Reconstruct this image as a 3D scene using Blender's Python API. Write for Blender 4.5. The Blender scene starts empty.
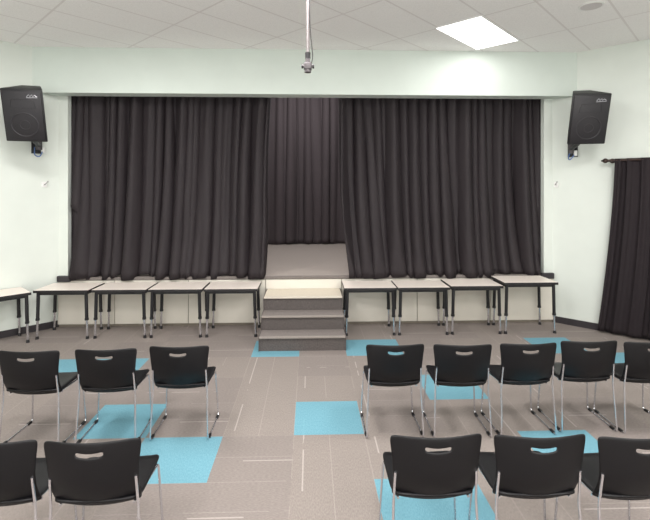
import bpy, bmesh, math, random
from mathutils import Vector, Matrix
C = bpy.context.scene.collection
PI = math.pi
R2 = math.sqrt(2)

# ---------------------------------------------------------------- materials
def srgb(r, g, b):
    def f(c):
        c /= 255.0
        return c/12.92 if c <= .04045 else ((c+.055)/1.055)**2.4
    return (f(r), f(g), f(b), 1)

def mat(name, col, rough=.5, metal=0, noise=0, nscale=30, bump=0, bscale=200, spec=None, sheen=0, emit=None, es=0):
    m = bpy.data.materials.new(name); m.use_nodes = True
    nt = m.node_tree; N = nt.nodes; L = nt.links
    b = N['Principled BSDF']
    b.inputs['Base Color'].default_value = col
    b.inputs['Roughness'].default_value = rough
    b.inputs['Metallic'].default_value = metal
    if spec is not None: b.inputs['Specular IOR Level'].default_value = spec
    if sheen: b.inputs['Sheen Weight'].default_value = sheen
    if emit:
        b.inputs['Emission Color'].default_value = emit
        b.inputs['Emission Strength'].default_value = es
    tc = N.new('ShaderNodeTexCoord')
    if noise:
        n = N.new('ShaderNodeTexNoise'); n.inputs['Scale'].default_value = nscale; n.inputs['Detail'].default_value = 4
        L.new(tc.outputs['Object'], n.inputs['Vector'])
        r = N.new('ShaderNodeValToRGB')
        r.color_ramp.elements[0].position = .3; r.color_ramp.elements[1].position = .7
        r.color_ramp.elements[0].color = tuple(c*(1-noise) for c in col[:3])+(1,)
        r.color_ramp.elements[1].color = tuple(min(1, c*(1+noise)) for c in col[:3])+(1,)
        L.new(n.outputs['Fac'], r.inputs['Fac']); L.new(r.outputs['Color'], b.inputs['Base Color'])
    if bump:
        n2 = N.new('ShaderNodeTexNoise'); n2.inputs['Scale'].default_value = bscale
        L.new(tc.outputs['Object'], n2.inputs['Vector'])
        bp = N.new('ShaderNodeBump'); bp.inputs['Strength'].default_value = bump; bp.inputs['Distance'].default_value = .003
        L.new(n2.outputs['Fac'], bp.inputs['Height']); L.new(bp.outputs['Normal'], b.inputs['Normal'])
    return m

M = {}
M['wall'] = mat('wall_paint', srgb(213, 219, 212), .7, noise=.02, nscale=3, bump=.15)
M['header'] = mat('header_paint', srgb(207, 216, 209), .7, noise=.02, nscale=3, bump=.15)
M['cream'] = mat('cream_board', srgb(218, 213, 202), .55, noise=.03, nscale=4)
M['seam'] = mat('seam', srgb(120, 112, 100), .7)
M['base'] = mat('rubber_base', srgb(46, 42, 46), .5, noise=.05)
M['dark'] = mat('backstage_black', srgb(60, 56, 58), .9, noise=.1)
M['curtain'] = mat('curtain_fabric', srgb(38, 32, 35), .68, noise=.08, nscale=60, bump=.15, bscale=500, spec=.35)
M['backcurtain'] = mat('rear_curtain_fabric', srgb(76, 68, 71), .85, noise=.1, nscale=60)
M['sidecurtain'] = mat('side_curtain_fabric', srgb(36, 30, 33), .8, noise=.10, nscale=60, spec=.25)
M['stagecarpet'] = mat('stage_carpet', srgb(166, 156, 149), .85, noise=.15, nscale=180, bump=.4)
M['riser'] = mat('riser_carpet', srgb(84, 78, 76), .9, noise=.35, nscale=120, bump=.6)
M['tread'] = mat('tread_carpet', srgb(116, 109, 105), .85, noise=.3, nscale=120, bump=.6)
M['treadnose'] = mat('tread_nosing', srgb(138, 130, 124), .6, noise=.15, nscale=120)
M['treadglare'] = mat('tread_glare', srgb(204, 194, 176), .6, noise=.08, nscale=60)  # top tread: glare put into the colour as a lighter tone
M['nosing'] = mat('nosing', srgb(198, 190, 178), .4, metal=.2)
M['laminate'] = mat('table_laminate', srgb(236, 226, 217), .35, noise=.03, nscale=80)
M['blackmetal'] = mat('black_metal', srgb(24, 23, 26), .4, noise=.05)
M['edge'] = mat('black_edge', srgb(26, 24, 26), .5)
M['chrome'] = mat('chrome', srgb(225, 225, 230), .2, metal=.95)
M['plastic'] = mat('chair_plastic', srgb(12, 11, 14), .42, noise=.06, nscale=120, bump=.12, bscale=600, spec=.32)
M['speaker'] = mat('speaker_shell', srgb(22, 21, 24), .55, bump=.3, bscale=300)
M['silver'] = mat('silver_badge', srgb(190, 190, 196), .35, metal=.2)
M['white'] = mat('white_plastic', srgb(228, 228, 226), .4)
M['greymetal'] = mat('grey_metal', srgb(84, 80, 82), .45, metal=.4)
M['palemetal'] = mat('pale_metal', srgb(175, 173, 172), .4, metal=.3)
M['polemetal'] = mat('pole_paint', srgb(112, 107, 107), .5, metal=.1)
M['rod'] = mat('bronze_rod', srgb(62, 48, 44), .35, metal=.5)
M['bluecable'] = mat('blue_cable', srgb(90, 120, 175), .5)
M['diffuser'] = mat('diffuser', (1, 1, 1, 1), .5, emit=(1, .98, .97, 1), es=3.0)
M['cone'] = mat('woofer_cone', srgb(40, 38, 42), .5)
M['speakergrid'] = mat('ceiling_speaker_grille', srgb(205, 200, 200), .6, noise=.1, nscale=200)

def grille_mat():
    m = mat('grille', srgb(34, 33, 36), .5)
    nt = m.node_tree; N = nt.nodes; L = nt.links; b = N['Principled BSDF']
    tc = N.new('ShaderNodeTexCoord'); v = N.new('ShaderNodeTexVoronoi'); v.inputs['Scale'].default_value = 90; v.inputs['Randomness'].default_value = .1
    L.new(tc.outputs['Object'], v.inputs['Vector'])
    r = N.new('ShaderNodeValToRGB'); r.color_ramp.elements[0].position = .3; r.color_ramp.elements[1].position = .45
    r.color_ramp.elements[0].color = srgb(10, 9, 11); r.color_ramp.elements[1].color = srgb(32, 30, 34)
    L.new(v.outputs['Distance'], r.inputs['Fac']); L.new(r.outputs['Color'], b.inputs['Base Color'])
    return m
M['grille'] = grille_mat()

def ceiling_mat():
    m = mat('ceiling_tile', srgb(205, 200, 200), .9)
    nt = m.node_tree; N = nt.nodes; L = nt.links; b = N['Principled BSDF']
    tc = N.new('ShaderNodeTexCoord')
    sx = N.new('ShaderNodeSeparateXYZ'); L.new(tc.outputs['Object'], sx.inputs[0])
    def mth(op, a, bb=None):
        n = N.new('ShaderNodeMath'); n.operation = op
        for i, q in enumerate((a, bb)):
            if q is None: continue
            if isinstance(q, (int, float)): n.inputs[i].default_value = q
            else: L.new(q, n.inputs[i])
        return n.outputs[0]
    u = mth('MULTIPLY', mth('ADD', sx.outputs[0], sx.outputs[1]), 1/R2)
    v = mth('MULTIPLY', mth('SUBTRACT', sx.outputs[1], sx.outputs[0]), 1/R2)
    fu = mth('FRACT', mth('DIVIDE', mth('ADD', u, 100*1.22-5.35), 1.22))
    fv = mth('FRACT', mth('DIVIDE', mth('ADD', v, 100*.61-2.345), .61))
    eu = mth('LESS_THAN', mth('SUBTRACT', .5, mth('ABSOLUTE', mth('SUBTRACT', fu, .5))), .010)
    ev = mth('LESS_THAN', mth('SUBTRACT', .5, mth('ABSOLUTE', mth('SUBTRACT', fv, .5))), .020)
    e = mth('MAXIMUM', eu, ev)
    n = N.new('ShaderNodeTexNoise'); n.inputs['Scale'].default_value = 90; n.inputs['Detail'].default_value = 5
    L.new(tc.outputs['Object'], n.inputs['Vector'])
    cr = N.new('ShaderNodeValToRGB'); cr.color_ramp.elements[0].position = .35; cr.color_ramp.elements[1].position = .6
    cr.color_ramp.elements[0].color = srgb(235, 233, 232); cr.color_ramp.elements[1].color = srgb(244, 242, 241)
    L.new(n.outputs['Fac'], cr.inputs['Fac'])
    mx = N.new('ShaderNodeMixRGB'); L.new(e, mx.inputs[0]); L.new(cr.outputs[0], mx.inputs[1]); mx.inputs[2].default_value = srgb(224, 220, 219)
    L.new(mx.outputs[0], b.inputs['Base Color'])
    return m
M['ceiling'] = ceiling_mat()

def carpet_mat(name, c1, c2, line, tilt=False, lf=.11):
    m = mat(name, c1, .95)
    nt = m.node_tree; N = nt.nodes; L = nt.links; b = N['Principled BSDF']
    b.inputs['Specular IOR Level'].default_value = .25
    tc = N.new('ShaderNodeTexCoord')
    n = N.new('ShaderNodeTexNoise'); n.inputs['Scale'].default_value = 150; n.inputs['Detail'].default_value = 5
    mp = N.new('ShaderNodeMapping'); mp.inputs['Scale'].default_value = (.3, 1, 1) if tilt else (1, .3, 1)
    L.new(tc.outputs['Object'], mp.inputs['Vector']); L.new(mp.outputs[0], n.inputs['Vector'])
    n3 = N.new('ShaderNodeTexNoise'); n3.inputs['Scale'].default_value = 3; L.new(tc.outputs['Object'], n3.inputs['Vector'])
    ad = N.new('ShaderNodeMath'); ad.operation = 'MULTIPLY_ADD'; ad.inputs[1].default_value = .08; L.new(n3.outputs['Fac'], ad.inputs[0]); L.new(n.outputs['Fac'], ad.inputs[2])
    cr = N.new('ShaderNodeValToRGB'); cr.color_ramp.elements[0].position = .38; cr.color_ramp.elements[1].position = .72
    cr.color_ramp.elements[0].color = c1; cr.color_ramp.elements[1].color = c2
    L.new(ad.outputs[0], cr.inputs['Fac'])
    sx = N.new('ShaderNodeSeparateXYZ'); L.new(tc.outputs['Object'], sx.inputs[0])
    def mth(op, a, bb=None):
        q = N.new('ShaderNodeMath'); q.operation = op
        for i, z in enumerate((a, bb)):
            if z is None: continue
            if isinstance(z, (int, float)): q.inputs[i].default_value = z
            else: L.new(z, q.inputs[i])
        return q.outputs[0]
    ax = sx.outputs[1] if tilt else sx.outputs[0]
    def lines(per, off, wd, sc, th):
        fr = mth('FRACT', mth('DIVIDE', mth('ADD', ax, off), per))
        ln = mth('LESS_THAN', mth('ABSOLUTE', mth('SUBTRACT', fr, .5)), wd/per/2)
        n4 = N.new('ShaderNodeTexNoise'); n4.inputs['Scale'].default_value = sc; L.new(tc.outputs['Object'], n4.inputs['Vector'])
        return mth('MULTIPLY', ln, mth('GREATER_THAN', n4.outputs['Fac'], th))
    a = lines(.61, 61-3.9+.05 if tilt else 61+.14+.22, .012, 1.9, .50)
    c = lines(.305, 61-3.9+.305/2 if tilt else 61+.14+.305/2, .008, 2.7, .40)
    mu2 = mth('MAXIMUM', mth('MULTIPLY', a, lf*1.9), mth('MULTIPLY', c, lf*.7))
    mx = N.new('ShaderNodeMixRGB'); L.new(mu2, mx.inputs[0]); L.new(cr.outputs[0], mx.inputs[1]); mx.inputs[2].default_value = line
    L.new(mx.outputs[0], b.inputs['Base Color'])
    bp = N.new('ShaderNodeBump'); bp.inputs['Strength'].default_value = .08; bp.inputs['Distance'].default_value = .003
    L.new(n.outputs['Fac'], bp.inputs['Height']); L.new(bp.outputs[0], b.inputs['Normal'])
    return m
M['carpet_a'] = carpet_mat('carpet_grey', srgb(125, 117, 112), srgb(142, 134, 128), srgb(230, 223, 217))
M['carpet_b'] = carpet_mat('carpet_grey_turned', srgb(121, 113, 109), srgb(137, 129, 124), srgb(230, 223, 217), True)
M['carpet_blue'] = carpet_mat('carpet_blue', srgb(94, 141, 155), srgb(112, 158, 172), srgb(130, 180, 192), lf=.05)

# ---------------------------------------------------------------- mesh helpers
def box(bm, x0, x1, y0, y1, z0, z1, bev=0, seg=2):
    t = bmesh.new()
    bmesh.ops.create_cube(t, size=1)
    for v in t.verts:
        v.co = Vector(((x0+x1)/2+v.co.x*(x1-x0), (y0+y1)/2+v.co.y*(y1-y0), (z0+z1)/2+v.co.z*(z1-z0)))
    if bev: bmesh.ops.bevel(t, geom=t.edges[:], offset=bev, segments=seg, affect='EDGES', profile=.5)
    merge(bm, t)
def merge(bm, t, mtx=None):
    if mtx is not None: bmesh.ops.transform(t, matrix=mtx, verts=t.verts)
    me = bpy.data.meshes.new('tmp'); t.to_mesh(me); t.free(); bm.from_mesh(me); bpy.data.meshes.remove(me)
def prism(bm, pts, z0, z1, bev=0):
    t = bmesh.new()
    a = [t.verts.new((p[0], p[1], z0)) for p in pts]; b = [t.verts.new((p[0], p[1], z1)) for p in pts]
    t.faces.new(list(reversed(a))); t.faces.new(b)
    for i in range(len(pts)):
        j = (i+1) % len(pts); t.faces.new((a[i], a[j], b[j], b[i]))
    bmesh.ops.recalc_face_normals(t, faces=t.faces)
    if bev: bmesh.ops.bevel(t, geom=t.edges[:], offset=bev, segments=2, affect='EDGES', profile=.5)
    merge(bm, t)
def cyl(bm, p, q, r, r2=None, seg=16):
    p = Vector(p); q = Vector(q); d = q-p
    t = bmesh.new(); bmesh.ops.create_cone(t, cap_ends=True, segments=seg, radius1=r, radius2=r if r2 is None else r2, depth=d.length)
    merge(bm, t, Matrix.Translation((p+q)/2) @ d.to_track_quat('Z', 'Y').to_matrix().to_4x4())
def ball(bm, c, r, sc=(1, 1, 1)):
    t = bmesh.new(); bmesh.ops.create_uvsphere(t, u_segments=14, v_segments=10, radius=r)
    merge(bm, t, Matrix.Translation(c) @ Matrix.Diagonal((*sc, 1)))
def fillet(pts, rad, n=5):
    pts = [Vector(p) for p in pts]; out = [pts[0]]
    for i in range(1, len(pts)-1):
        a, b, c = pts[i-1], pts[i], pts[i+1]
        r = min(rad, (a-b).length*.45, (c-b).length*.45)
        s = b+(a-b).normalized()*r; e = b+(c-b).normalized()*r
        for k in range(n+1):
            t = k/n; out.append(s*(1-t)**2+b*2*t*(1-t)+e*t*t)
    out.append(pts[-1]); return out
def tube(bm, pts, r, seg=10, rad=0):
    pts = fillet(pts, rad) if rad else [Vector(p) for p in pts]
    rings = []; up = None
    for i, p in enumerate(pts):
        d = (pts[min(i+1, len(pts)-1)]-pts[max(i-1, 0)]).normalized()
        if up is None:
            up = Vector((0, 0, 1)) if abs(d.z) < .9 else Vector((1, 0, 0))
        x = d.cross(up).normalized(); up = x.cross(d).normalized()
        rings.append([bm.verts.new(p+x*r*math.cos(2*PI*k/seg)+up*r*math.sin(2*PI*k/seg)) for k in range(seg)])
    for a, b in zip(rings, rings[1:]):
        for k in range(seg): bm.faces.new((a[k], a[(k+1) % seg], b[(k+1) % seg], b[k]))
    bm.faces.new(rings[0]); bm.faces.new(list(reversed(rings[-1])))
def ringdisc(bm, c, r, tr, seg=28):       # torus lying in XZ plane
    rings = []
    for i in range(seg):
        a = 2*PI*i/seg
        rings.append([bm.verts.new((c[0]+(r+tr*math.cos(b))*math.cos(a), c[1]+tr*.5*math.sin(b), c[2]+(r+tr*math.cos(b))*math.sin(a))) for b in [2*PI*k/8 for k in range(8)]])
    for i in range(seg):
        a, b = rings[i], rings[(i+1) % seg]
        for k in range(8): bm.faces.new((a[k], a[(k+1) % 8], b[(k+1) % 8], b[k]))

def obj(name, bm, m, parent=None, smooth=False, sharp=40):
    bmesh.ops.recalc_face_normals(bm, faces=bm.faces)
    me = bpy.data.meshes.new(name); bm.to_mesh(me); bm.free()
    for q in (m if isinstance(m, list) else [m]): me.materials.append(q)
    if smooth:
        for p in me.polygons: p.use_smooth = True
        try: me.set_sharp_from_angle(angle=math.radians(sharp))
        except Exception: pass
    o = bpy.data.objects.new(name, me); C.objects.link(o)
    if parent: o.parent = parent
    return o
def tag(o, label, cat, group=None):
    o['label'] = label; o['category'] = cat
    if group: o['group'] = group
    return o
def thing(name, label, cat, loc=(0, 0, 0), rot=(0, 0, 0), group=None):
    o = bpy.data.objects.new(name, None); C.objects.link(o); o.location = loc; o.rotation_euler = rot
    o.empty_display_size = .1
    return tag(o, label, cat, group)
def struct(name, bm, m, parent=None):
    o = obj(name, bm, m, parent); o['kind'] = 'structure'; return o
def dup(root, loc, rotz, label):
    r = root.copy(); C.objects.link(r); r.location = loc; r.rotation_euler = (0, 0, rotz); r['label'] = label
    for ch in list(root.children):
        c = ch.copy(); C.objects.link(c); c.parent = r
        for g in ch.children:
            d = g.copy(); C.objects.link(d); d.parent = c
    return r
NB = bmesh.new

# ---------------------------------------------------------------- room
H = 4.25; HS = 5.3; ST = .76; YF = 6.85; YW = 7.1; XC = 4.14; XW = 3.89; OP = 3.75; HB = 3.57; XS = 5.9; YS = YW-(XS-XW); YB = -4.2; YE = 11.45
blue = {(0, 0), (-2, -1), (-3, 0), (-5, 2), (-4, 2), (-1, 3), (1, 3), (2, 1), (3, -1), (1, -2), (5, 3), (6, 2)}
bm = NB(); random.seed(4)
def tile(x0, x1, y, mi):
    f = bm.faces.new([bm.verts.new(p) for p in ((x0, y, 0), (x1, y, 0), (x1, y+.61, 0), (x0, y+.61, 0))]); f.material_index = mi
for k in range(-10, 11):
    for j in range(-14, 6):
        x = -.14+.61*k; y = 3.9+.61*j; mi = 2 if (k, j) in blue else random.choice((0, 1))
        if k >= 1: x += .13
        if k <= -2: x -= .05
        if k == 1: tile(.47, .60, y, 2 if (k, j) in ((1, 3), (1, -2)) else 0)
        if k == -2: tile(x+.61, x+.66, y, mi)
        tile(x, x+.61, y, mi)
struct('floor', bm, [M['carpet_a'], M['carpet_b'], M['carpet_blue']])
bm = NB(); box(bm, -XS-.1, XS+.1, YB-.1, YW+.1, H, H+.1); struct('ceiling', bm, M['ceiling'])
def wallseg(name, p, q, z0, z1, m=None, th=.1, inward=None):
    p = Vector((p[0], p[1])); q = Vector((q[0], q[1])); d = (q-p).normalized(); n = Vector((-d.y, d.x))*th
    bm = NB(); prism(bm, [p, q, q+n, p+n], z0, z1); return struct(name, bm, m or M['wall'])
wallseg('wall_left', (-XS, YS), (-XW, YW), 0, H)
wallseg('wall_right', (XW, YW), (XS, YS), 0, H)
wallseg('wall_left_side', (-XS, YB), (-XS, YS), 0, H)
wallseg('wall_right_side', (XS, YS), (XS, YB), 0, H)
wallseg('wall_back', (XS, YB), (-XS, YB), 0, H)
# header beam above the stage opening
bm = NB(); prism(bm, [(-XC, YF), (XC, YF), (XW, YW), (-XW, YW)], HB, H); struct('wall_header', bm, M['header'])
bm = NB(); box(bm, -XW, -OP, YW, YW+.1, 0, H); struct('wall_stage_left_pier', bm, M['wall'])
bm = NB(); box(bm, OP, XW, YW, YW+.1, 0, H); struct('wall_stage_right_pier', bm, M['wall'])
# stage
bm = NB(); box(bm, -OP, OP, YW, YE, 0, ST); struct('floor_stage', bm, M['stagecarpet'])
bm = NB()
for a, b in ((-XW, -3.03), (-3.02, -1.9), (-1.89, -.70), (-.69, .49), (.50, 1.69), (1.7, 2.86), (2.87, XW)):
    box(bm, a, b, YW-.03, YW-.001, .04, ST-.05, .003)
struct('wall_stage_front', bm, M['cream'])
bm = NB(); box(bm, -XW, XW, YW-.012, YW-.0005, .0, ST-.02); struct('trim_1', bm, M['seam'])
bm = NB(); box(bm, -XW, -OP+.06, YW-.06, YW-.001, ST-.06, ST+.03, .008); box(bm, OP-.06, XW, YW-.06, YW-.001, ST-.06, ST+.03, .008); struct('trim_2', bm, M['base'])
bm = NB(); box(bm, -OP+.06, OP-.06, YW-.032, YW+.015, ST-.045, ST+.004, .008); struct('trim_3', bm, M['tread'])
# stage house
WS = OP+1.3
bm = NB(); box(bm, -WS-.1, -WS, YW+.1, YE, 0, HS); struct('wall_stage_left', bm, M['dark'])
bm = NB(); box(bm, WS, WS+.1, YW+.1, YE, 0, HS); struct('wall_stage_right', bm, M['dark'])
bm = NB(); box(bm, -WS-.1, WS+.1, YE, YE+.1, 0, HS+.1); struct('wall_stage_back', bm, M['dark'])
bm = NB(); box(bm, -WS-.1, WS+.1, YW+.1, YE, HS, HS+.1); struct('ceiling_stage', bm, M['dark'])
bm = NB(); box(bm, -WS-.1, WS+.1, YW, YW+.1, H+.1, HS+.1); struct('wall_stage_upper', bm, M['dark'])
bm = NB(); box(bm, -WS, -XW+.03, YW+.1, YW+.2, 0, H+.1); box(bm, XW-.03, WS, YW+.1, YW+.2, 0, H+.1); struct('wall_stage_returns', bm, M['dark'])
bm = NB(); box(bm, -WS, -OP-.001, YW+.2, YE, ST-.1, ST-.001); box(bm, OP+.001, WS, YW+.2, YE, ST-.1, ST-.001); struct('floor_stage_wings', bm, M['dark'])
# baseboards
def baseb(name, p, q):
    p = Vector(p); q = Vector(q); d = (q-p).normalized(); n = Vector((d.y, -d.x))*.014
    bm = NB(); prism(bm, [p, q, q+n, p+n], 0, .10); struct(name, bm, M['base'])
baseb('baseboard_left', (-XS, YS), (-XW, YW)); baseb('baseboard_right', (XW, YW), (XS, YS))

# ---------------------------------------------------------------- curtains
def curtain_mesh(p, d, n, W0, W1, z0, z1, folds, amp, seed, off1=0, hem=.02, warp=.7, top=.5, kick=.05, sway=1, stage=False, inner=0):
    rnd = random.Random(seed); p = Vector(p); d = Vector(d); n = Vector(n)
    ws = [(rnd.uniform(2, 13), rnd.uniform(0, 6.28), rnd.uniform(.6, 1.5)) for _ in range(7)]
    am = [(rnd.uniform(3, 30), rnd.uniform(0, 6.28)) for _ in range(5)]
    nx = folds*18; nz = 44; bm = NB(); grid = []
    for j in range(nz+1):
        t = j/nz; z = z1+(z0-z1)*t; row = []
        for i in range(nx+1):
            u = i/nx
            ph = 2*PI*folds*u+sum(a*math.sin(w*u*2*PI/1.5+f) for w, f, a in ws)
            ph += warp*t*math.sin(5*u*PI+seed+1.6*t)+.9*warp*t*math.sin(17*u+2*t)+.8*warp*t*math.sin(31*u+1.5*t)
            a2 = sum(math.sin(w*u*6+f+t*.8) for w, f in am)/2.2
            A = amp*(top+(1-top)*min(1, t*1.4))*max(.25, 1+.55*a2)
            s = math.sin(ph); y = A*(s+.30*math.sin(2*ph+1+t)+.10*math.sin(5*ph+2*t))+sway*(.03*math.sin(7*u+2*t+seed)+.02*math.sin(19*u-1.5*t))
            lat = (W0*(1-t)+W1*t)*u+off1*t**1.5+A*.85*math.cos(ph)*min(1, i/10, (nx-i)/10)
            if inner:                                              # loose inner edge
                e = u if inner > 0 else 1-u
                lat += .035*math.sin(5.5*t+seed)*e**6*t**.5
            hz = abs(hem*math.sin(ph*.25+2)+hem*.6*math.sin(u*9+seed))*t**8
            y = y-kick*t**5
            c = p+d*lat+n*y+Vector((0, 0, z+hz))
            if stage:
                c.x = max(-3.84, min(3.84, c.x))
                c.y = max(c.y, 7.015)
                if abs(c.x) > OP-.06: c.y = max(c.y, YW+.115)
                if c.y < YW-.04 and t > .98: c.z -= .055*(1-abs(math.sin(ph*.5+1))*.6)   # spills over the lip
            row.append(bm.verts.new(c))
        grid.append(row)
    for j in range(nz):
        for i in range(nx): bm.faces.new((grid[j][i], grid[j][i+1], grid[j+1][i+1], grid[j+1][i]))
    return bm
def curtain(name, *a, **k):
    m = k.pop('m', M['curtain']); o = obj(name, curtain_mesh(*a, **k), m, None, True, 180)
    md = o.modifiers.new('thick', 'SOLIDIFY'); md.thickness = .004
    return o
o = curtain('stage_curtain', (-3.83, 7.31, 0), (1, 0, 0), (0, 1, 0), 3.21, 3.10, ST+.006, 3.95, 20, .095, 3, stage=True, kick=.16, inner=1)
tag(o, 'long black pleated stage curtain drawn to the left of the steps', 'curtain', 'front stage curtains')
o = curtain('stage_curtain', (.45, 7.31, 0), (1, 0, 0), (0, 1, 0), 3.38, 3.24, ST+.006, 3.95, 21, .095, 14, off1=.14, stage=True, kick=.16, inner=-1)
tag(o, 'long black pleated stage curtain drawn to the right of the steps', 'curtain', 'front stage curtains')
o = curtain('rear_curtain', (-2.2, YE-.25, 0), (1, 0, 0), (0, 1, 0), 4.4, 4.4, ST+.01, 5.2, 13, .08, 21, m=M['backcurtain'], kick=0)
tag(o, 'black backdrop curtain at the rear of the stage, seen through the gap', 'curtain')
bm = NB(); tube(bm, [(-3.82, 7.31, 4.0), (3.82, 7.31, 4.0)], .02)
tag(obj('curtain_track', bm, M['blackmetal'], None, True), 'black curtain track hidden behind the header over the stage curtains', 'curtain track')
# right wall curtain on rod
dw = Vector((1, -1, 0)).normalized(); nw = Vector((-1, -1, 0)).normalized()
P0 = Vector((4.37, 6.48, 0)); P0 += nw*.02
cp = P0+dw*.10
o = curtain('wall_curtain', (cp.x, cp.y, 0), tuple(dw), tuple(nw), 1.5, 1.80, .03, 2.57, 9, .024, 31, off1=-.22, hem=.008, warp=.4, kick=0, sway=.3, top=.8, m=M['sidecurtain'])
tag(o, 'black curtain hanging from a rod on the right hand wall', 'curtain')
rt = thing('curtain_rod', 'bronze curtain rod with ball finial on the right hand wall', 'curtain rod', (P0.x, P0.y, 2.545))
bm = NB(); tube(bm, [(0, 0, 0), tuple(dw*1.9)], .019); obj('rod', bm, M['rod'], rt, True)
bm = NB(); ball(bm, (-.02*dw.x, -.02*dw.y, 0), .036); cyl(bm, -dw*.075, -dw*.04, .008, .02); obj('finial', bm, M['rod'], rt, True)
bm = NB(); w = -nw; b0 = dw*.05; tube(bm, [b0, b0+w*.113], .010); cyl(bm, b0+w*.105, b0+w*.117, .035); obj('rod_bracket', bm, M['rod'], rt, True)

# ---------------------------------------------------------------- steps
cx = -.10; SW = .575
t = thing('stage_steps', 'carpeted three tread steps leading up to the centre of the stage', 'steps', (cx, 5.92, 0))
ys = [0, .29, .60, YW-.035-5.92]
for i in range(3):
    z0 = .19*i; z1 = .19*(i+1)
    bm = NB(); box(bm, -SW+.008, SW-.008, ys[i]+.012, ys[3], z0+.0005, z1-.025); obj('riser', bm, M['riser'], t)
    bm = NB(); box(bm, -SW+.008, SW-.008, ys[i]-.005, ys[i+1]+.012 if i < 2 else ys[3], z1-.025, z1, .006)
    tr = obj('tread', bm, M['treadglare'] if i == 2 else M['tread'], t)
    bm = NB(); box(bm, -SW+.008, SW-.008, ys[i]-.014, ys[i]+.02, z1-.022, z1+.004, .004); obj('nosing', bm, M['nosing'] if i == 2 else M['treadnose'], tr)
for s in (-1, 1):
    bm = NB(); x0, x1 = sorted((s*(SW-.008), s*SW))
    for i in range(3): box(bm, x0, x1, ys[i], ys[3], .19*i, .19*(i+1))
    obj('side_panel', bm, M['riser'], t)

# ---------------------------------------------------------------- tables
def make_table(h, w, label):
    t = thing('folding_table', label, 'table', group='tables in front of the stage')
    d = .52
    bm = NB(); box(bm, -w/2+.003, w/2-.003, -d/2+.003, d/2-.003, h-.03, h, .003); obj('tabletop', bm, M['laminate'], t)
    bm = NB(); box(bm, -w/2, w/2, -d/2, -d/2+.005, h-.038, h-.002, .001); box(bm, -w/2, w/2, d/2-.005, d/2, h-.038, h-.002, .001)
    box(bm, -w/2, -w/2+.005, -d/2, d/2, h-.038, h-.002, .001); box(bm, w/2-.005, w/2, -d/2, d/2, h-.038, h-.002, .001)
    obj('edge_band', bm, M['edge'], t)
    bm = NB()
    for s in (-1, 1): box(bm, -w/2+.05, w/2-.05, s*(d/2-.05)-.012, s*(d/2-.05)+.012, h-.075, h-.0305); box(bm, s*(w/2-.05)-.012, s*(w/2-.05)+.012, -d/2+.05, d/2-.05, h-.075, h-.0305)
    obj('under_frame', bm, M['blackmetal'], t)
    for sx in (-1, 1):
        for sy in (-1, 1):
            x = sx*(w/2-.05); y = sy*(d/2-.045)
            bm = NB(); tube(bm, [(x, y, h-.032), (x+sx*.01, y, .27)], .023); cyl(bm, (x+sx*.01, y, .265), (x+sx*.01, y, .295), .027)
            lg = obj('leg', bm, M['blackmetal'], t, True)
            bm = NB(); tube(bm, [(x+sx*.01, y, .27), (x+sx*.018, y, .03)], .016); o = obj('leg_extension', bm, M['chrome'], lg, True)
            bm = NB(); cyl(bm, (x+sx*.018, y, 0), (x+sx*.018, y, .04), .024, .019); obj('glide', bm, M['blackmetal'], lg, True)
    return t
tabs = {}
def table(x, y, rz, h, label, w=.765):
    if (h, w) not in tabs:
        t = make_table(h, w, label); tabs[(h, w)] = t; t.location = (x, y, 0); t.rotation_euler = (0, 0, rz); return t
    return dup(tabs[(h, w)], (x, y, 0), rz, label)
Yt = 6.74
for x, y, h, w, lb in [
    (-3.52, Yt-.01, .70, .765, 'light topped black table at the left end of the stage, by the curtain edge'),
    (-2.715, Yt, .70, .765, 'second light topped table from the left along the stage front'),
    (-1.925, Yt, .70, .765, 'third light topped table from the left, second out from the steps'),
    (-1.135, Yt, .70, .765, 'light topped table directly left of the stage steps'),
    (.875, Yt, .70, .765, 'light topped table directly right of the stage steps'),
    (1.655, Yt, .70, .765, 'light topped table second to the right of the stage steps'),
    (2.44, Yt+.01, .715, .775, 'light topped table third to the right of the stage steps'),
    (3.245, Yt+.01, .76, .80, 'slightly taller light topped table at the right end of the stage')]:
    table(x, y, 0, h, lb, w)
du = Vector((-1, -1)).normalized(); dn = Vector((1, -1)).normalized()
cc = Vector((-4.30, 6.65))+du*.27+dn*.25
table(cc.x, cc.y, PI/4, .70, 'light topped table angled against the left wall, cut by the photo edge')

# ---------------------------------------------------------------- chairs
def sheet(nx, nz, fn, skip, e=5):
    bm = NB(); g = []
    for j in range(nz+1):
        row = []
        for i in range(nx+1):
            s = -1+2*i/nx; t = -1+2*j/nz
            r = max(abs(s), abs(t)); q = (abs(s)**e+abs(t)**e)**(1/e) if r else 1
            k = r/q if q else 1
            row.append(bm.verts.new(fn(s*k, t*k)))
        g.append(row)
    for j in range(nz):
        for i in range(nx):
            if skip(i, j): continue
            bm.faces.new((g[j][i], g[j][i+1], g[j+1][i+1], g[j+1][i]))
    return bm
def solid(o, th, lev=2, off=0):
    m = o.modifiers.new('solid', 'SOLIDIFY'); m.thickness = th; m.offset = off
    m = o.modifiers.new('sub', 'SUBSURF'); m.levels = lev; m.render_levels = lev
def back_fn(s, t):
    w = .235+.013*t+.010*t*t
    x = s*w
    z = .615+.195*t
    y = -.225-.045*(t*.5+.5)+.05*s*s - .014*(1-t*t)
    if t > .3 and abs(s) < .42: z -= .020*(1-(s/.42)**2)*min(1, (t-.3)/.3)*min(1, (1-t)/.2)
    if t < 0: y += .05*(t*t)
    return (x, y, z)
def seat_fn(s, t):
    x = s*(.232-.003*t); y = .02+t*.235
    z = .445+.012*s*s-.012*(1-s*s)*(1-t*t)
    if t > .6: z -= .03*((t-.6)/.4)**2
    if t < -.6: z += .02*((-t-.6)/.4)**2
    return (x, y, z)
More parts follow.
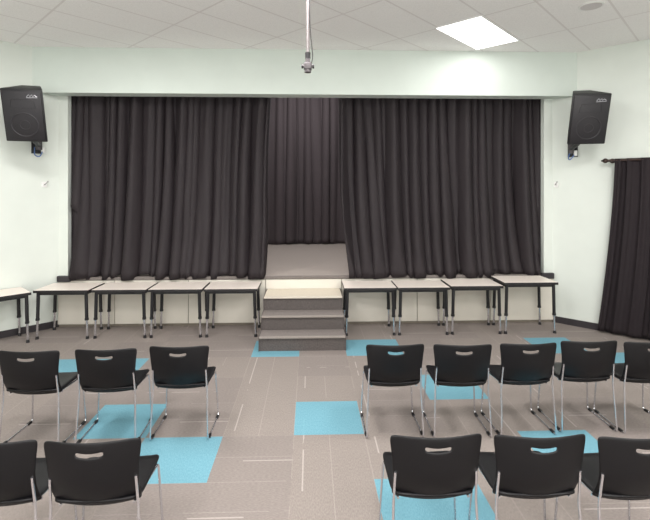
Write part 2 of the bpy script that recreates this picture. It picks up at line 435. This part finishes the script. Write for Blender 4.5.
GR = 'black stacking chairs facing the stage'
def make_chair(label):
    t = thing('stacking_chair', label, 'chair', group=GR)
    o = obj('seat', sheet(10, 10, seat_fn, lambda i, j: False, 7), M['plastic'], t, True, 180); solid(o, .028)
    o = obj('backrest', sheet(25, 19, back_fn, lambda i, j: j == 16 and 9 <= i <= 15, 15), M['plastic'], t, True, 180); solid(o, .011)
    for s in (-1, 1):
        bm = NB()
        tube(bm, [(s*.221, -.222, .60), (s*.227, -.20, .42), (s*.243, -.235, .0075), (s*.243, .20, .0075), (s*.222, .175, .425), (s*.195, -.17, .425)], .0072, 10, .03)
        obj('sled_leg', bm, M['chrome'], t, True)
    for y in (.14, -.12):
        bm = NB(); tube(bm, [(-.216, y, .42), (.216, y, .42)], .007); obj('crossbar', bm, M['chrome'], t, True)
    for s in (-1, 1):
        for y in (-.19, .13):
            bm = NB(); box(bm, s*.243-.011, s*.243+.011, y, y+.05, 0, .018, .003); obj('floor_glide', bm, M['plastic'], t)
    return t
TH = math.radians(1.9)
def px2w(x, d):
    xc = (x-325)/450*d
    return xc*math.cos(TH)+d*math.sin(TH), d*math.cos(TH)-xc*math.sin(TH)
chair = None
rows = [
 (27, 3.66, -1.5, 'black stacking chair at the far left end of the row nearest the stage'),
 (103, 3.70, 2, 'black stacking chair in the middle of the left block, row nearest the stage'),
 (178, 3.77, 0, 'black stacking chair next to the aisle, left block, row nearest the stage'),
 (396, 3.81, 0, 'black stacking chair next to the aisle, right block, row nearest the stage'),
 (465, 3.81, -2, 'second black stacking chair from the aisle, right block, row nearest the stage'),
 (530, 3.84, 1, 'third black stacking chair from the aisle, right block, row nearest the stage'),
 (592, 3.90, -1, 'fourth black stacking chair from the aisle, right block, row nearest the stage'),
 (655, 3.88, 0, 'black stacking chair at the right photo edge, row nearest the stage, partly cut off'),
 (-16, 2.34, 0, 'black stacking chair cut by the left photo edge in the nearest row'),
 (88, 2.35, 2, 'black stacking chair next to the aisle, left block, nearest row'),
 (438, 2.40, 0, 'black stacking chair next to the aisle, right block, nearest row'),
 (544, 2.40, -1, 'second black stacking chair from the aisle, right block, nearest row'),
 (647, 2.39, 1, 'black stacking chair cut by the right photo edge in the nearest row')]
for x, d, rz, lb in rows:
    lb = lb.replace('row nearest the stage', 'far row').replace('nearest row', 'near row')
    X, Y = px2w(x, d); Y += .26
    if chair is None:
        chair = make_chair(lb); chair.location = (X, Y, 0); chair.rotation_euler = (0, 0, math.radians(rz))
    else: dup(chair, (X, Y, 0), math.radians(rz), lb)

# ---------------------------------------------------------------- speakers
def speaker(loc, rz, label):
    t = thing('wall_speaker', label, 'speaker', loc, (math.radians(19), 0, rz), 'wall speakers')
    bm = NB(); prism(bm, [(-.25, -.2), (.25, -.2), (.12, .2), (-.12, .2)], -.355, .355, .012); obj('cabinet', bm, M['speaker'], t, True)
    bm = NB(); box(bm, -.228, .228, -.215, -.195, -.335, .335, .008); g = obj('grille', bm, M['grille'], t, True)
    bm = NB(); ringdisc(bm, (0, -.216, -.12), .16, .010); ringdisc(bm, (0, -.216, -.12), .06, .006); obj('woofer', bm, M['cone'], t, True)
    bm = NB()
    tube(bm, [(-.15, -.216, .10), (.15, -.216, .10), (.13, -.216, .22), (-.13, -.216, .22), (-.15, -.216, .10)], .004, 6, .02); obj('horn', bm, M['cone'], t, True)
    bm = NB(); tube(bm, [(.06, -.22, .262), (.085, -.22, .29), (.098, -.22, .262), (.122, -.22, .29), (.13, -.22, .265), (.155, -.22, .283), (.18, -.22, .264)], .005, 6)
    tube(bm, [(.055, -.22, .247), (.185, -.22, .252)], .004, 6); obj('badge', bm, M['silver'], t, True)
    return t
SL = Vector((-3.89, 6.37, 3.18)); SR = Vector((3.95, 6.37, 3.17))
speaker(SL, math.radians(14), 'black loudspeaker mounted high on the left wall')
speaker(SR, math.radians(-12), 'black loudspeaker mounted high on the right wall')
for S, W, s, side in ((SL, Vector((-4.10, 6.89, 2.77)), -1, 'left'), (SR, Vector((4.10, 6.89, 2.74)), 1, 'right')):
    nn = Vector((-s, -1, 0)).normalized(); tt = Vector((1, -s, 0)).normalized()
    t = thing('speaker_bracket', 'metal bracket with cables holding the loudspeaker on the %s wall' % side, 'bracket', W, group='speaker brackets')
    tgt = S-W+Vector((0, .1, -.33))
    bm = NB(); prism(bm, [tuple((tt*a+nn*b)[:2]) for a, b in ((-.07, .002), (.07, .002), (.07, .016), (-.07, .016))], -.11, .10); obj('wall_plate', bm, M['blackmetal'], t)
    bm = NB(); tube(bm, [nn*.01, nn*.13, Vector((tgt.x*.8, tgt.y*.8, tgt.z-.04)), tgt+Vector((0, 0, .0))], .028, 10, .04); obj('arm', bm, M['blackmetal'], t, True)
    bm = NB(); cyl(bm, nn*.12+Vector((0, 0, -.06)), nn*.12+Vector((0, 0, .07)), .042); obj('swivel', bm, M['greymetal'], t, True)
    bm = NB(); cyl(bm, nn*.10+tt*.06+Vector((0, 0, -.10)), nn*.10+tt*.06+Vector((0, 0, -.02)), .026); obj('connector', bm, M['white'], t, True)
    bm = NB(); tube(bm, [nn*.10+tt*.06+Vector((0, 0, -.06)), nn*.16+Vector((0, 0, -.17)), nn*.08-tt*.05+Vector((0, 0, -.14)), nn*.02-tt*.03+Vector((0, 0, -.02))], .008, 8, .06); obj('cable', bm, M['bluecable'], t, True)
# wall hooks
for W, s, side in ((Vector((-4.03, 6.96, 2.2)), -1, 'left'), (Vector((3.93, 7.06, 2.2)), 1, 'right')):
    nn = Vector((-s, -1, 0)).normalized(); tt = Vector((1, -s, 0)).normalized()
    t = thing('wall_hook', 'small metal wall hook beside the stage on the %s wall' % side, 'hook', W, group='small wall hooks')
    bm = NB(); prism(bm, [tuple((tt*a+nn*b)[:2]) for a, b in ((-.035, 0), (.035, 0), (.035, .012), (-.035, .012))], -.04, .04); obj('plate', bm, M['white'], t)
    bm = NB(); tube(bm, [nn*.01, nn*.06, nn*.07+tt*.03+Vector((0, 0, .04))], .008, 8, .02); ball(bm, nn*.07+tt*.03+Vector((0, 0, .04)), .013); obj('hook', bm, M['palemetal'], t, True)

# ---------------------------------------------------------------- ceiling items
t = thing('ceiling_pole_mount', 'slim grey pole hanging from the ceiling with an empty mounting head', 'ceiling mount', (-.02, 4.0, H))
bm = NB(); tube(bm, [(0, 0, 0), (0, 0, -.93)], .0145, 14); obj('pole', bm, M['polemetal'], t, True)
bm = NB(); cyl(bm, (0, 0, -.02), (0, 0, 0), .08, None, 24); obj('ceiling_plate', bm, M['polemetal'], t, True)
bm = NB(); cyl(bm, (0, 0, -.965), (0, 0, -.91), .024); obj('collar', bm, M['blackmetal'], t, True)
bm = NB(); box(bm, -.035, .035, -.035, .035, -1.06, -1.0, .008); box(bm, -.02, .02, -.02, .02, -1.01, -.96, .004); cyl(bm, (-.048, 0, -1.03), (.048, 0, -1.03), .014); cyl(bm, (0, 0, -1.085), (0, 0, -1.06), .03)
obj('mount_head', bm, M['greymetal'], t, True)
for s in (-1, 1):
    bm = NB(); cyl(bm, (s*.044, 0, -1.03), (s*.056, 0, -1.03), .02); obj('knob', bm, M['blackmetal'], t, True)
bm = NB(); tube(bm, [(.014, -.01, -.3), (.018, -.015, -.7), (.045, -.02, -.95), (.03, -.02, -1.02)], .004, 8, .1); obj('cable', bm, M['blackmetal'], t, True)

t = thing('ceiling_speaker', 'round white ceiling speaker grille near the right front corner', 'ceiling speaker', (3.25, 5.1, H))
bm = NB(); cyl(bm, (0, 0, -.008), (0, 0, 0), .13, .135, 32); obj('rim', bm, M['white'], t, True)
bm = NB(); cyl(bm, (0, 0, -.011), (0, 0, -.007), .11, None, 32); obj('grille', bm, M['speakergrid'], t, True)

def troffer(u, v, label):
    X = (u-v)/R2; Y = (u+v)/R2
    t = thing('ceiling_light', label, 'ceiling light', (X, Y, H), (0, 0, PI/4), 'ceiling light panels')
    bm = NB()
    for a in ((-.63, .63, -.32, -.305), (-.63, .63, .305, .32), (-.63, -.615, -.305, .305), (.615, .63, -.305, .305)): box(bm, *a, -.012, 0)
    obj('frame', bm, M['white'], t)
    bm = NB(); box(bm, -.615, .615, -.305, .305, -.008, -.001); obj('diffuser', bm, M['diffuser'], t)
    l = bpy.data.lights.new('panel_glow', 'AREA'); l.shape = 'RECTANGLE'; l.size = 1.1; l.size_y = .5; l.color = (1, .965, .95)
    o = bpy.data.objects.new('panel_glow', l); C.objects.link(o); o.location = (X, Y, H-.03); o.rotation_euler = (0, 0, PI/4)
    return l
l = troffer(5.93, 2.67, 'lit white ceiling light panel above the right side of the stage front'); l.energy = 10
c = 0
for a in range(-4, 4):
    for b in range(-4, 4):
        u = 5.96-1.22*3*a-1.22*(b % 2); v = 2.65-.61*4*b
        X = (u-v)/R2; Y = (u+v)/R2
        if abs(X) < 4.9 and -3.6 < Y < 4.4:
            l = troffer(u, v, 'lit ceiling light panel out of view behind the photo'); l.energy = 78; c += 1
print('troffers', c)

l = bpy.data.lights.new('backstage_glow', 'AREA'); l.size = 1.5; l.energy = 110; l.color = (1, .97, .96)
o = bpy.data.objects.new('backstage_glow', l); C.objects.link(o); o.location = (0, 9.2, 5.2)
# added fill lamp behind the camera, aimed up and forward to brighten the ceiling
l = bpy.data.lights.new('rear_fill', 'AREA'); l.shape = 'RECTANGLE'; l.size = 9; l.size_y = 3; l.energy = 310; l.color = (1, .985, .98)
o = bpy.data.objects.new('rear_fill', l); C.objects.link(o); o.location = (0, -2.5, 1.6); o.rotation_euler = (math.radians(138), 0, 0)

w = bpy.data.worlds.new('world'); bpy.context.scene.world = w; w.use_nodes = True
w.node_tree.nodes['Background'].inputs[0].default_value = (.8, .8, .8, 1); w.node_tree.nodes['Background'].inputs[1].default_value = .3

cam = bpy.data.cameras.new('camera'); co = bpy.data.objects.new('camera', cam); C.objects.link(co)
co.location = (0, 0, 2.13); co.rotation_euler = (PI/2, 0, -TH)
cam.sensor_width = 36; cam.lens = 450*36/650; cam.shift_y = -71/650; cam.clip_start = .05
bpy.context.scene.camera = co
bpy.context.scene.view_settings.view_transform = 'Standard'
